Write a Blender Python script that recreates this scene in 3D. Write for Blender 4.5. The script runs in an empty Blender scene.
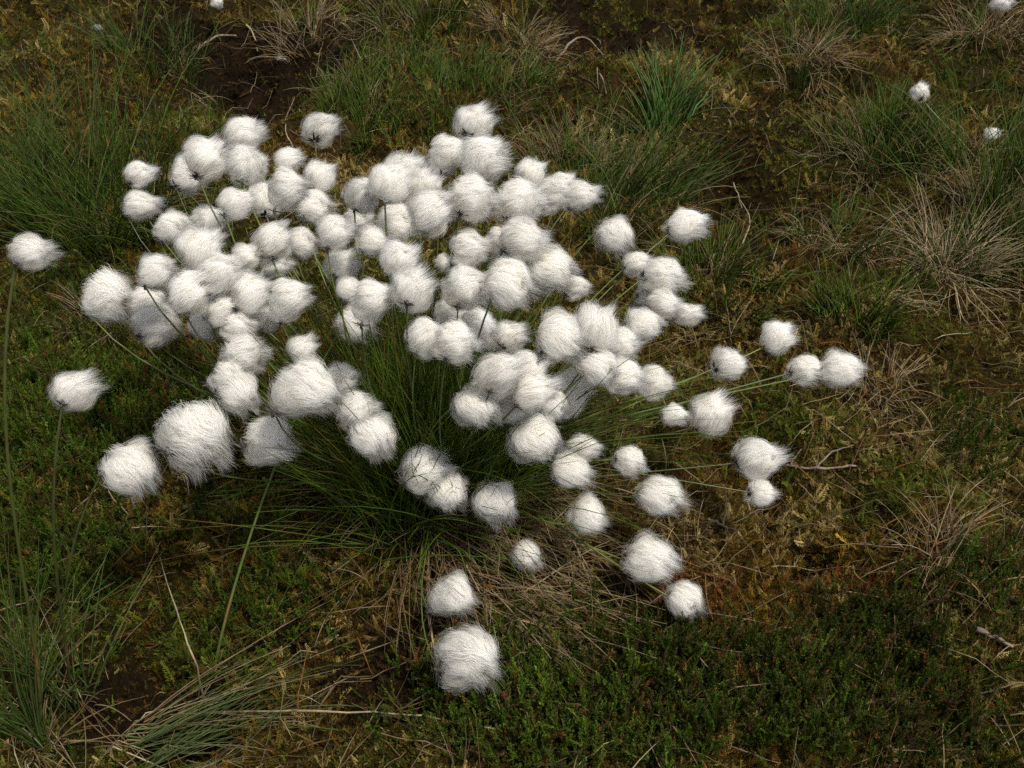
import bpy, math, random
import numpy as np
from mathutils import Vector, Matrix

random.seed(7)
RNG = np.random.default_rng(7)
scene = bpy.context.scene
COL = scene.collection

# ------------------------------------------------------------------ camera
CAM_H, PITCH, FPX = 0.80, math.radians(42.0), 1005.0
W, H = 1024, 768
cam_d = bpy.data.cameras.new('camera')
cam_d.sensor_fit = 'HORIZONTAL'
cam_d.sensor_width = 36.0
cam_d.lens = 36.0 * FPX / W
cam_d.clip_start, cam_d.clip_end = 0.02, 500.0
cam = bpy.data.objects.new('camera', cam_d)
COL.objects.link(cam)
cam.location = (0, 0, CAM_H)
cam.rotation_euler = (math.pi / 2 - PITCH, 0, 0)
scene.camera = cam
RIGHT = np.array([1.0, 0, 0])
UPC = np.array([0, math.sin(PITCH), math.cos(PITCH)])
FWD = np.array([0, math.cos(PITCH), -math.sin(PITCH)])


def pix_ray(u, v):
    return FWD + RIGHT * ((u - W / 2) / FPX) + UPC * ((H / 2 - v) / FPX)


def world_to_pix(x, y, z):
    dz = z - CAM_H
    dep = y * FWD[1] + dz * FWD[2]
    dep = np.where(dep < 1e-3, 1e-3, dep)
    return W / 2 + FPX * x / dep, H / 2 - FPX * (y * UPC[1] + dz * UPC[2]) / dep


def at_z(u, v, z):
    r = pix_ray(u, v)
    return np.array([0, 0, CAM_H]) + r * ((z - CAM_H) / r[2])


# ------------------------------------------------------------------ noise
_T = np.random.default_rng(3).random((256, 256))


def vnoise(x, y, s=0):
    x = np.asarray(x, float) + s * 17.31
    y = np.asarray(y, float) + s * 9.73
    xi, yi = np.floor(x).astype(int), np.floor(y).astype(int)
    fx, fy = x - xi, y - yi
    fx, fy = fx * fx * (3 - 2 * fx), fy * fy * (3 - 2 * fy)
    g = lambda a, b: _T[a & 255, b & 255]
    return (g(xi, yi) * (1 - fx) + g(xi + 1, yi) * fx) * (1 - fy) + (g(xi, yi + 1) * (1 - fx) + g(xi + 1, yi + 1) * fx) * fy


def fbm(x, y, o=4, s=0):
    a, t, n = 0.5, 0.0, 0.0
    for i in range(o):
        t = t + a * vnoise(x * 2 ** i, y * 2 ** i, s + i)
        n += a
        a *= 0.55
    return t / n


# ------------------------------------------------------------------ plant zones (where each plant grows on the ground)
ZONES = {
    'heather': [(770, 700, 330, 95, 1), (560, 730, 190, 70, .9), (1000, 660, 170, 90, .9), (110, 430, 150, 120, .9),
                (50, 330, 90, 110, .6), (330, 530, 90, 60, .45), (230, 500, 110, 60, .6), (705, 255, 60, 45, .6),
                (985, 420, 70, 70, .55), (1010, 590, 60, 70, .6), (850, 305, 50, 35, .5), (60, 560, 110, 60, .7),
                (440, 85, 110, 40, .6), (375, 110, 50, 26, .6), (880, 130, 40, 35, .6), (270, 620, 110, 60, .55), (190, 560, 80, 50, .6), (170, 250, 60, 60, .4),
                (1000, 245, 40, 45, .7), (120, 170, 110, 60, .4), (950, 70, 70, 30, .5), (160, 130, 60, 30, .5), (690, 330, 60, 50, .35)],
    'grass': [(440, 80, 110, 36, 1), (375, 110, 55, 24, .8), (110, 170, 130, 70, .7), (600, 185, 70, 50, .8),
              (880, 125, 45, 34, .9), (850, 300, 45, 30, .7), (1000, 240, 40, 45, .6), (850, 15, 60, 22, .9),
              (165, 130, 70, 30, .8), (700, 270, 50, 40, .5), (960, 90, 60, 40, .6), (60, 70, 70, 40, .5),
              (20, 240, 60, 90, .4), (665, 120, 60, 35, .8), (560, 150, 60, 30, .4), (430, 20, 50, 15, .6), (980, 170, 60, 40, .8), (850, 240, 50, 30, .5), (1000, 420, 50, 60, .35)],
    'gold': [(850, 420, 190, 100, 1), (710, 190, 100, 90, .9), (560, 140, 70, 30, .8), (330, 180, 60, 40, .8),
             (190, 320, 60, 50, .6), (640, 85, 110, 36, .9), (780, 520, 130, 50, .9), (350, 25, 60, 20, .6), (840, 230, 80, 60, .8),
             (700, 330, 100, 60, .7), (960, 330, 70, 60, .7), (250, 180, 50, 50, .5), (130, 60, 100, 40, .5), (170, 640, 70, 30, .5), (330, 60, 40, 50, .5),
             (270, 90, 90, 40, .45), (900, 190, 110, 70, .5)],
    'red': [(900, 580, 130, 40, 1), (735, 570, 60, 32, .9), (860, 42, 36, 12, .9), (180, 300, 40, 30, .4), (1000, 590, 40, 40, .6),
            (430, 120, 40, 12, .5), (760, 250, 50, 30, .4), (560, 90, 60, 20, .3), (640, 640, 60, 30, .3)],
    'straw': [(800, 48, 55, 24, 1), (945, 270, 50, 55, 1), (890, 190, 60, 50, .7), (940, 545, 70, 36, .9), (990, 25, 45, 18, .8),
              (305, 25, 50, 20, .8), (390, 22, 40, 16, .8), (520, 570, 100, 50, .4), (110, 310, 55, 45, .6), (330, 565, 80, 40, .35),
              (600, 55, 150, 30, .55), (870, 400, 110, 50, .5), (985, 200, 50, 40, .7), (850, 225, 50, 40, .7), (640, 400, 60, 60, .4),
              (680, 540, 70, 50, .5), (345, 160, 40, 40, .5), (50, 45, 60, 30, .4), (230, 745, 60, 25, .4), (640, 170, 50, 40, .4), (560, 190, 60, 40, .4)],
    'peat': [(265, 65, 120, 50, 1), (180, 45, 60, 30, .7), (480, 55, 60, 18, .5), (900, 230, 60, 24, .4), (630, 25, 130, 26, .9), (150, 690, 110, 45, 1), (800, 545, 40, 16, 1), (735, 170, 70, 45, 1), (560, 45, 50, 18, .7),
             (705, 35, 35, 18, .9), (330, 470, 190, 70, .5), (500, 590, 70, 40, .5), (370, 700, 110, 50, .8), (760, 130, 60, 24, .6), (860, 530, 90, 26, .5), (280, 640, 70, 30, .6), (790, 225, 60, 40, .75), (560, 100, 80, 20, .3), (770, 470, 40, 14, .5)],
}


def zone(name, u, v):
    out = np.zeros_like(u)
    for (a, b, ra, rb, w) in ZONES[name]:
        d = ((u - a) / ra) ** 2 + ((v - b) / rb) ** 2
        out = np.maximum(out, w * np.exp(-d * 0.9))
    return out


BUMPS = [  # u, v, radius (m), height (m): hummocks, peat holes
    (435, 475, .13, .022), (440, 85, .16, .03), (375, 110, .09, .03), (120, 190, .16, .035), (880, 130, .10, .04), (800, 50, .13, .05),
    (150, 690, .10, -.10), (265, 75, .16, -.07), (735, 170, .08, -.06), (630, 25, .22, -.06), (800, 548, .035, -.045), (705, 38, .08, -.05), (480, 18, .14, .05),
    (980, 180, .12, .03), (850, 310, .08, .025), (640, 95, .12, .035), (700, 700, .16, .02), (900, 720, .14, .015), (100, 430, .15, .015),
    (850, 400, .13, .02), (940, 540, .07, .02), (370, 705, .09, -.03), (340, 22, .1, .05), (330, 110, .09, .02), (60, 60, .12, .04), (770, 210, .06, -.035), (300, 95, .07, -.05), (215, 60, .06, -.03), (560, 75, .07, -.02), (590, 105, .09, .025), (765, 478, .03, -.02)]
BUMPS = [(at_z(u, v, 0)[0], at_z(u, v, 0)[1], r, h) for u, v, r, h in BUMPS]


def ground_h(x, y):
    x, y = np.asarray(x, float), np.asarray(y, float)
    d = np.hypot(x, y - 1.2)
    k = np.clip(1.6 - d / 3.5, 0.0, 1)
    h = (fbm(x * 2.3, y * 2.3, 3, 1) - .5) * .10 * np.clip(1.4 - d / 4, .3, 1)
    h = h + k * ((fbm(x * 13, y * 13, 3, 5) - .5) * .045 + (fbm(x * 48, y * 48, 3, 8) - .5) * .020)
    far = np.clip((y - 1.35) / 1.2, 0, 1)
    h = h + k * far * (np.abs(fbm(x * 7, y * 8, 4, 12) - .5) * -.26 + .05)
    for bx, by, r, a in BUMPS:
        g = np.exp(-((x - bx) ** 2 + (y - by) ** 2) / (r * r))
        h = h + a * g * (1 if a > 0 else .35 + 1.3 * fbm(x * 26, y * 26, 3, 91))
    h = h + np.clip(d - 6, 0, None) * .02 * (fbm(x * .08, y * .08, 3, 20) - .45)
    return h


def on_ground(u, v):
    z = 0.0
    for _ in range(12):
        p = at_z(u, v, z)
        z = 0.5 * z + 0.5 * float(ground_h(p[0], p[1]))
    p = at_z(u, v, z)
    p[2] = float(ground_h(p[0], p[1]))
    return p


# ------------------------------------------------------------------ materials
def new_mat(name):
    m = bpy.data.materials.new(name)
    m.use_nodes = True
    nt = m.node_tree
    return m, nt, nt.nodes['Principled BSDF'], nt.nodes['Material Output']


def plant_mat(name, rough=.55, trans=.3, spec=.35, nscale=90, var=.35):
    """vertex colour 'Col' holds each leaf's own pigment; a noise varies it; part of the light goes through the leaf"""
    m, nt, bs, out = new_mat(name)
    at = nt.nodes.new('ShaderNodeAttribute'); at.attribute_name = 'Col'
    tc = nt.nodes.new('ShaderNodeTexCoord')
    nz = nt.nodes.new('ShaderNodeTexNoise'); nz.inputs['Scale'].default_value = nscale; nz.inputs['Detail'].default_value = 3
    nt.links.new(tc.outputs['Object'], nz.inputs['Vector'])
    mr = nt.nodes.new('ShaderNodeMapRange')
    mr.inputs['From Min'].default_value = .3; mr.inputs['From Max'].default_value = .7
    mr.inputs['To Min'].default_value = 1 - var; mr.inputs['To Max'].default_value = 1 + var
    nt.links.new(nz.outputs['Fac'], mr.inputs['Value'])
    mul = nt.nodes.new('ShaderNodeVectorMath'); mul.operation = 'SCALE'
    nt.links.new(at.outputs['Color'], mul.inputs[0]); nt.links.new(mr.outputs['Result'], mul.inputs['Scale'])
    nt.links.new(mul.outputs['Vector'], bs.inputs['Base Color'])
    bs.inputs['Roughness'].default_value = rough
    bs.inputs['Specular IOR Level'].default_value = spec
    if trans > 0:
        tr = nt.nodes.new('ShaderNodeBsdfTranslucent')
        nt.links.new(mul.outputs['Vector'], tr.inputs['Color'])
        mx = nt.nodes.new('ShaderNodeMixShader'); mx.inputs['Fac'].default_value = trans
        nt.links.new(bs.outputs['BSDF'], mx.inputs[1]); nt.links.new(tr.outputs['BSDF'], mx.inputs[2])
        nt.links.new(mx.outputs['Shader'], out.inputs['Surface'])
    return m


M_blade = plant_mat('grass_blade_green', .5, .28, .22, 60, .25)
M_straw = plant_mat('dry_straw', .6, .15, .2, 80, .3)
M_heather = plant_mat('heather_leaf', .7, .2, .08, 120, .35)
M_moss = plant_mat('moss_leaf', .8, .2, .05, 120, .35)
M_stem = plant_mat('cotton_grass_stem', .45, .1, .5, 120, .2)
M_bract = plant_mat('dark_bract', .6, .15, .3, 200, .3)
M_twig = plant_mat('dead_wood', .8, 0, .2, 200, .35)


def cotton_mat():
    m, nt, bs, out = new_mat('cotton_down')
    oi = nt.nodes.new('ShaderNodeObjectInfo')
    at = nt.nodes.new('ShaderNodeAttribute'); at.attribute_name = 'Col'
    hs = nt.nodes.new('ShaderNodeMapRange')
    hs.inputs['To Min'].default_value = .95; hs.inputs['To Max'].default_value = 1.02
    nt.links.new(oi.outputs['Random'], hs.inputs['Value'])
    mul = nt.nodes.new('ShaderNodeVectorMath'); mul.operation = 'SCALE'
    nt.links.new(at.outputs['Color'], mul.inputs[0]); nt.links.new(hs.outputs['Result'], mul.inputs['Scale'])
    nt.links.new(mul.outputs['Vector'], bs.inputs['Base Color'])
    bs.inputs['Roughness'].default_value = .6
    bs.inputs['Specular IOR Level'].default_value = .2
    tr = nt.nodes.new('ShaderNodeBsdfTranslucent')
    nt.links.new(mul.outputs['Vector'], tr.inputs['Color'])
    mx = nt.nodes.new('ShaderNodeMixShader'); mx.inputs['Fac'].default_value = .52
    nt.links.new(bs.outputs['BSDF'], mx.inputs[1]); nt.links.new(tr.outputs['BSDF'], mx.inputs[2])
    tp = nt.nodes.new('ShaderNodeBsdfTransparent')      # each ribbon stands for a few silk hairs with air between them
    m2 = nt.nodes.new('ShaderNodeMixShader')
    nt.links.new(at.outputs['Alpha'], m2.inputs['Fac'])
    nt.links.new(tp.outputs['BSDF'], m2.inputs[1]); nt.links.new(mx.outputs['Shader'], m2.inputs[2])
    nt.links.new(m2.outputs['Shader'], out.inputs['Surface'])
    return m


M_cotton = cotton_mat()


def ground_mat():
    m, nt, bs, out = new_mat('peat_and_moss')
    at = nt.nodes.new('ShaderNodeAttribute'); at.attribute_name = 'Col'
    tc = nt.nodes.new('ShaderNodeTexCoord')

    def noise(s, d=5, r=.65):
        n = nt.nodes.new('ShaderNodeTexNoise')
        n.inputs['Scale'].default_value = s; n.inputs['Detail'].default_value = d; n.inputs['Roughness'].default_value = r
        nt.links.new(tc.outputs['Object'], n.inputs['Vector'])
        return n
    n1, n2, n3 = noise(70), noise(420, 6, .75), noise(18)
    ad = nt.nodes.new('ShaderNodeMath'); ad.operation = 'MULTIPLY'
    nt.links.new(n1.outputs['Fac'], ad.inputs[0]); nt.links.new(n2.outputs['Fac'], ad.inputs[1])
    mr = nt.nodes.new('ShaderNodeMapRange')
    mr.inputs['From Min'].default_value = .12; mr.inputs['From Max'].default_value = .42
    mr.inputs['To Min'].default_value = .12; mr.inputs['To Max'].default_value = 1.5
    nt.links.new(ad.outputs[0], mr.inputs['Value'])
    mul = nt.nodes.new('ShaderNodeVectorMath'); mul.operation = 'SCALE'
    nt.links.new(at.outputs['Color'], mul.inputs[0]); nt.links.new(mr.outputs['Result'], mul.inputs['Scale'])
    mix = nt.nodes.new('ShaderNodeMix'); mix.data_type = 'RGBA'; mix.blend_type = 'MIX'
    rp = nt.nodes.new('ShaderNodeMapRange')
    rp.inputs['From Min'].default_value = .52; rp.inputs['From Max'].default_value = .72
    rp.inputs['To Max'].default_value = .55
    nt.links.new(n3.outputs['Fac'], rp.inputs['Value'])
    nt.links.new(rp.outputs['Result'], mix.inputs['Factor'])
    nt.links.new(mul.outputs['Vector'], mix.inputs[6])
    mix.inputs[7].default_value = (.030, .014, .005, 1)
    nt.links.new(mix.outputs[2], bs.inputs['Base Color'])
    bs.inputs['Roughness'].default_value = .85
    bs.inputs['Specular IOR Level'].default_value = .04
    bp = nt.nodes.new('ShaderNodeBump'); bp.inputs['Strength'].default_value = .9; bp.inputs['Distance'].default_value = .006
    nt.links.new(ad.outputs[0], bp.inputs['Height']); nt.links.new(bp.outputs['Normal'], bs.inputs['Normal'])
    return m


M_ground = ground_mat()


# ------------------------------------------------------------------ mesh helpers
def quad_mesh(name, verts, quads, cols, mat, smooth=True):
    verts = np.ascontiguousarray(verts, np.float32); quads = np.ascontiguousarray(quads, np.int32)
    me = bpy.data.meshes.new(name)
    me.vertices.add(len(verts)); me.vertices.foreach_set('co', verts.ravel())
    me.loops.add(quads.size); me.loops.foreach_set('vertex_index', quads.ravel())
    me.polygons.add(len(quads))
    me.polygons.foreach_set('loop_start', np.arange(0, quads.size, 4, dtype=np.int32))
    if smooth:
        me.polygons.foreach_set('use_smooth', np.ones(len(quads), bool))
    me.update(calc_edges=True)
    a = me.color_attributes.new('Col', 'FLOAT_COLOR', 'POINT')
    c4 = np.ones((len(verts), 4), np.float32); c4[:, :np.shape(cols)[-1]] = cols
    a.data.foreach_set('color', c4.ravel())
    me.materials.append(mat)
    return me


def link(name, me, parent=None):
    o = bpy.data.objects.new(name, me)
    COL.objects.link(o)
    if parent is not None:
        o.parent = parent
    return o


def tag(o, label=None, cat=None, group=None, kind=None):
    if label: o['label'] = label
    if cat: o['category'] = cat
    if group: o['group'] = group
    if kind: o['kind'] = kind
    return o


def thing(name, loc, label, cat, group=None):
    o = bpy.data.objects.new(name, None)
    o.empty_display_size = .02
    COL.objects.link(o)
    o.location = loc
    return tag(o, label, cat, group)


def nrm(v):
    return v / np.maximum(np.linalg.norm(v, axis=-1, keepdims=True), 1e-9)


def tubes(paths, rad, sides=3):
    """paths (M,S,3), rad (M,S) -> verts, quads of M tapered tubes"""
    M, S, _ = paths.shape
    t = nrm(np.gradient(paths, axis=1))
    ref = np.broadcast_to(np.array([.31, .17, .93]), t.shape)
    a = nrm(np.cross(t, ref)); b = np.cross(t, a)
    ang = np.arange(sides) * 2 * math.pi / sides
    v = paths[:, :, None, :] + rad[:, :, None, None] * (a[:, :, None, :] * np.cos(ang)[None, None, :, None] + b[:, :, None, :] * np.sin(ang)[None, None, :, None])
    i = np.arange(M * S * sides).reshape(M, S, sides)
    q = np.stack([i[:, :-1], np.roll(i, -1, 2)[:, :-1], np.roll(i, -1, 2)[:, 1:], i[:, 1:]], -1).reshape(-1, 4)
    return v.reshape(-1, 3), q


def ribbons(paths, wid, side):
    M, S, _ = paths.shape
    v = np.stack([paths - side * wid[..., None], paths + side * wid[..., None]], 2)
    i = np.arange(M * S * 2).reshape(M, S, 2)
    q = np.stack([i[:, :-1, 0], i[:, :-1, 1], i[:, 1:, 1], i[:, 1:, 0]], -1).reshape(-1, 4)
    return v.reshape(-1, 3), q


def blade_paths(root, az, lean, L, droop, S=7, wind=0.0, rng=RNG):
    """arching blades: az = compass of lean, lean = start angle from vertical, droop = added angle to the tip"""
    M = len(root)
    s = np.linspace(0, 1, S)
    th = lean[:, None] + droop[:, None] * s[None, :] ** 1.4
    az2 = az[:, None] + (rng.normal(0, .22, M))[:, None] * s[None, :]
    d = np.stack([np.sin(th) * np.cos(az2) + wind * s[None, :], np.sin(th) * np.sin(az2), np.cos(th)], -1)
    d = nrm(d)
    p = np.zeros((M, S, 3)); p[:, 0] = root
    step = (L / (S - 1))[:, None]
    for k in range(1, S):
        p[:, k] = p[:, k - 1] + .5 * (d[:, k] + d[:, k - 1]) * step
    return p


def pal(n, colours, rng=RNG, jit=.18):
    c = np.array(colours)[rng.integers(0, len(colours), n)]
    return c * (1 + rng.normal(0, jit, (n, 1))).clip(.4, 1.8)


def blade_cols(base, tip, S, k, p=2.0):
    s = np.linspace(0, 1, S)[None, :, None] ** p
    c = base[:, None, :] * (1 - s) + tip[:, None, :] * s
    return np.repeat(c[:, :, None, :], k, 2).reshape(-1, 3)


G_DARK = [(.042, .086, .008), (.058, .108, .010), (.080, .125, .014), (.035, .07, .008), (.105, .130, .020)]
G_BLUE = [(.068, .112, .026), (.055, .095, .018), (.090, .135, .035), (.05, .09, .014)]
G_BRIGHT = [(.06, .14, .022), (.05, .12, .03), (.075, .15, .035), (.055, .11, .02)]
STRAW = [(.24, .18, .095), (.19, .14, .07), (.29, .235, .14), (.15, .10, .048), (.21, .155, .09)]
RUST = [(.16, .075, .025), (.12, .06, .02), (.20, .11, .04), (.10, .07, .025)]


def blade_part(name, parent, origin, n, rad, L, lean, droop, width, colours, tips, mat, az0=None, azs=3.2, wind=.1, S=7, seed=0, leanpow=1.0, smooth=True, zmin=True, tipp=2.0):
    """one mesh of many thin three-sided blades rooted in a disc of radius rad round origin (local coordinates)"""
    rng = np.random.default_rng(seed + 1000)
    r = rad * np.sqrt(rng.random(n)); a = rng.random(n) * 2 * math.pi
    nc = max(3, n // 14)
    cr, ca_ = rad * np.sqrt(rng.random(nc)), rng.random(nc) * 2 * math.pi
    ci = rng.integers(0, nc, n)
    rx = cr[ci] * np.cos(ca_[ci]) + rng.normal(0, rad * .10, n); ry = cr[ci] * np.sin(ca_[ci]) + rng.normal(0, rad * .10, n)
    r = np.hypot(rx, ry); a = np.arctan2(ry, rx)
    cl_az, cl_ln = rng.normal(0, .5, nc)[ci], rng.uniform(.6, 1.4, nc)[ci]
    az = np.where(rng.random(n) < .75, a, rng.random(n) * 2 * math.pi) + cl_az + rng.normal(0, .35, n) if az0 is None else az0 + rng.normal(0, azs, n)
    LL = rng.uniform(L[0], L[1], n)
    ln = lean[0] + (lean[1] - lean[0]) * (rng.random(n) ** leanpow)
    if az0 is None:
        ln = ln * (.45 + .75 * r / rad) * cl_ln
    dr = rng.uniform(droop[0], droop[1], n)
    gz = ground_h(rx + origin[0], ry + origin[1]) - origin[2]
    p = blade_paths(np.stack([rx, ry, gz - .004], -1), az, ln, LL, dr, S, wind, rng)
    # keep the blades above the ground
    gh = ground_h(p[..., 0] + origin[0], p[..., 1] + origin[1]) - origin[2]
    low = gh + .003 + .012 * rng.random((n, 1))
    p[:, 1:, 2] = np.maximum(p[:, 1:, 2], low[:, 1:])
    w = rng.uniform(width[0], width[1], n)[:, None] * np.linspace(1, .18, S)[None, :] ** .8
    v, q = tubes(p, w, 3)
    c = blade_cols(pal(n, colours, rng), pal(n, tips, rng), S, 3, tipp)
    me = quad_mesh(name, v, q, c, mat)
    return link(name, me, parent)


# ------------------------------------------------------------------ ground: one sheet out to the horizon
def axis(lo, hi, step, far, n):
    core = np.arange(lo, hi + step / 2, step)
    g = np.geomspace(step, far, n)
    g = np.cumsum(g) / np.cumsum(g)[-1] * far
    return np.concatenate([(lo - g)[::-1], core, hi + g])


gx = axis(-1.5, 1.5, .0065, 70, 40); gy = axis(.15, 2.75, .0065, 80, 40)
X, Y = np.meshgrid(gx, gy, indexing='ij')
Z = ground_h(X, Y)
U, V = world_to_pix(X, Y, 0 * Z)
near = np.clip(2.2 - np.hypot(X, Y - 1.2), 0, 1)


def layer_cols(X, Y, U, V):
    jx, jy = (fbm(X * 8, Y * 8, 4, 31) - .5) * 190, (fbm(X * 8, Y * 8, 4, 37) - .5) * 130
    u, v = U + jx, V + jy
    z = {k: zone(k, u, v) for k in ZONES}
    z['gold'] = np.maximum(z['gold'], .30 + .4 * (fbm(X * 7, Y * 7, 3, 41) - .5))
    z['heather'] = np.maximum(z['heather'], .25 + .4 * (fbm(X * 5, Y * 5, 3, 43) - .5))
    pw = {'heather': (.020, .024, .006), 'grass': (.028, .034, .010), 'gold': (.052, .031, .008), 'red': (.050, .018, .006), 'straw': (.070, .047, .020), 'peat': (.013, .008, .004)}
    tot = 0; c = 0
    for k, col in pw.items():
        w = z[k] ** 2.2 * (1.8 if k in ('peat', 'red') else 1) + 1e-4
        c = c + w[..., None] * np.array(col); tot = tot + w
    return c / tot[..., None] * .7, z


gc, _ = layer_cols(X, Y, U, V)
nx, ny = X.shape
ii = np.arange(nx * ny).reshape(nx, ny)
gq = np.stack([ii[:-1, :-1], ii[1:, :-1], ii[1:, 1:], ii[:-1, 1:]], -1).reshape(-1, 4)
ground = link('ground', quad_mesh('ground', np.stack([X, Y, Z], -1).reshape(-1, 3), gq, gc.reshape(-1, 3), M_ground))
tag(ground, kind='structure')


# ------------------------------------------------------------------ ground cover (nobody could count it)
def scatter_points(n, umin=-120, umax=1144, vmin=-50, vmax=900, rng=RNG):
    """random points spread evenly over the ground in view, with a margin"""
    out = []
    got = 0
    while got < n:
        x = rng.uniform(-1.6, 1.6, n * 8); y = rng.uniform(.22, 2.7, n * 8)
        u, v = world_to_pix(x, y, 0 * x)
        k = (u > umin) & (u < umax) & (v > vmin) & (v < vmax) & (rng.random(n * 8) < np.clip((.85 / np.hypot(y, CAM_H)) ** 2.2, 0, 1))   # sparser with distance
        out.append(np.stack([x[k], y[k], u[k], v[k]], -1)); got += k.sum()
    return np.concatenate(out)[:n]


def pick(name, pts, thr, rng, soft=.25, jit=True):
    x, y = pts[:, 0], pts[:, 1]
    _, z = layer_cols(x, y, pts[:, 2], pts[:, 3])
    w = z[name] if isinstance(name, str) else np.max([z[k] for k in name], 0)
    k = rng.random(len(pts)) < np.clip((w - thr) / soft, 0, 1)
    return pts[k], w[k]


def rot_mats(tilt, az, spin):
    """rotation taking +z to a direction tilted by tilt towards az, after a spin about z"""
    n = len(tilt)
    cs, ss = np.cos(spin), np.sin(spin)
    Rz = np.zeros((n, 3, 3)); Rz[:, 0, 0] = cs; Rz[:, 0, 1] = -ss; Rz[:, 1, 0] = ss; Rz[:, 1, 1] = cs; Rz[:, 2, 2] = 1
    k = np.stack([-np.sin(az), np.cos(az), 0 * az], -1)
    K = np.zeros((n, 3, 3)); K[:, 0, 1] = -k[:, 2]; K[:, 0, 2] = k[:, 1]; K[:, 1, 0] = k[:, 2]; K[:, 1, 2] = -k[:, 0]; K[:, 2, 0] = -k[:, 1]; K[:, 2, 1] = k[:, 0]
    R = np.eye(3)[None] + np.sin(tilt)[:, None, None] * K + (1 - np.cos(tilt))[:, None, None] * (K @ K)
    return R @ Rz


def join_copies(protos, which, mats, locs, cols, tips):
    VV, QQ, CC = [], [], []
    base = 0
    for pi, (pv, pq, pt) in enumerate(protos):
        k = np.where(which == pi)[0]
        if len(k) == 0: continue
        v = np.einsum('mij,nj->mni', mats[k], pv) + locs[k][:, None, :]
        q = pq[None] + (np.arange(len(k)) * len(pv))[:, None, None] + base
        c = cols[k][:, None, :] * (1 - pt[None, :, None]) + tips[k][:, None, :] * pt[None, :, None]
        base += len(k) * len(pv)
        VV.append(v.reshape(-1, 3)); QQ.append(q.reshape(-1, 4)); CC.append(c.reshape(-1, 3))
    return np.concatenate(VV), np.concatenate(QQ), np.concatenate(CC)


def sprig_proto(seed, whorls=24, leaf=.115, lw=.014, branches=2, up=.85):
    """a heather sprig one unit tall: a thin stem, whorls of tiny scale leaves, side shoots; returns verts, quads, tip factor"""
    r = np.random.default_rng(seed)
    V_, Q_, T_ = [], [], []

    def shoot(p0, d0, L, n, t0, t1, sc):
        side = nrm(np.cross(d0, [.3, .2, .9])); bd = nrm(r.normal(0, 1, 3))
        pts = [p0 + d0 * L * s + bd * .12 * L * s * s for s in np.linspace(0, 1, 4)]
        b = len(V_)
        for i, p in enumerate(pts):
            w = .014 * (1 - .6 * i / 3)
            V_.extend([p - side * w, p + side * w]); T_.extend([t0, t0])
        for i in range(3):
            Q_.append((b + 2 * i, b + 2 * i + 1, b + 2 * i + 3, b + 2 * i + 2))
        for i in range(n):
            s = .12 + .88 * (i + r.random() * .6) / n
            p = p0 + d0 * L * s + bd * .12 * L * s * s
            a0 = r.random() * 6.28
            for j in range(3):
                a = a0 + j * 2 * math.pi / 3
                e1 = nrm(np.cross(d0, [.13, .9, .1])); e2 = np.cross(d0, e1)
                o = e1 * math.cos(a) + e2 * math.sin(a)
                dr = nrm(o * (1 - up * .55) + d0 * up + r.normal(0, .15, 3))
                sd = nrm(np.cross(dr, o + r.normal(0, .4, 3)))
                l = leaf * sc * r.uniform(.75, 1.2) * (1 - .45 * s)
                b = len(V_)
                V_.extend([p, p + dr * l * .5 - sd * lw * sc, p + dr * l, p + dr * l * .5 + sd * lw * sc])
                t = t0 + (t1 - t0) * s ** 2
                T_.extend([t] * 4)
                Q_.append((b, b + 1, b + 2, b + 3))
    shoot(np.zeros(3), nrm(np.array([r.normal(0, .08), r.normal(0, .08), 1.0])), 1.0, whorls, 0, 1, 1.0)
    for k in range(branches):
        z = r.uniform(.2, .65); a = r.random() * 6.28
        shoot(np.array([0, 0, z]), nrm(np.array([math.cos(a) * .65, math.sin(a) * .65, 1.0])), r.uniform(.3, .5), 7, .1, .9, .8)
    return np.array(V_), np.array(Q_), np.array(T_)


def moss_proto(seed):
    """a feathery moss shoot one unit long lying in its own plane"""
    r = np.random.default_rng(seed)
    V_, Q_, T_ = [], [], []
    n = 11
    for i in range(n):
        s = i / (n - 1)
        p = np.array([.12 * math.sin(3 * s + seed), .0, s])
        for sgn in (-1, 1):
            l = (.30 if i < n - 1 else .2) * (1 - .6 * s) * r.uniform(.7, 1.2)
            dr = nrm(np.array([sgn * .8, r.normal(0, .3), .75])); sd = np.array([-dr[2], 0, dr[0]]) * .026
            b = len(V_)
            V_.extend([p, p + dr * l * .5 - sd, p + dr * l, p + dr * l * .5 + sd]); T_.extend([s * .4, s * .5, s * .5 + .4, s * .5])
            Q_.append((b, b + 1, b + 2, b + 3))
    b = len(V_)
    V_.extend([np.array([-.035, 0, 0]), np.array([.035, 0, 0]), np.array([.12 * math.sin(3 + seed) + .012, 0, 1.05]), np.array([.12 * math.sin(3 + seed) - .012, 0, 1.05])]); T_.extend([0, 0, .6, .6])
    Q_.append((b, b + 1, b + 2, b + 3))
    return np.array(V_), np.array(Q_), np.array(T_)


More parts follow.
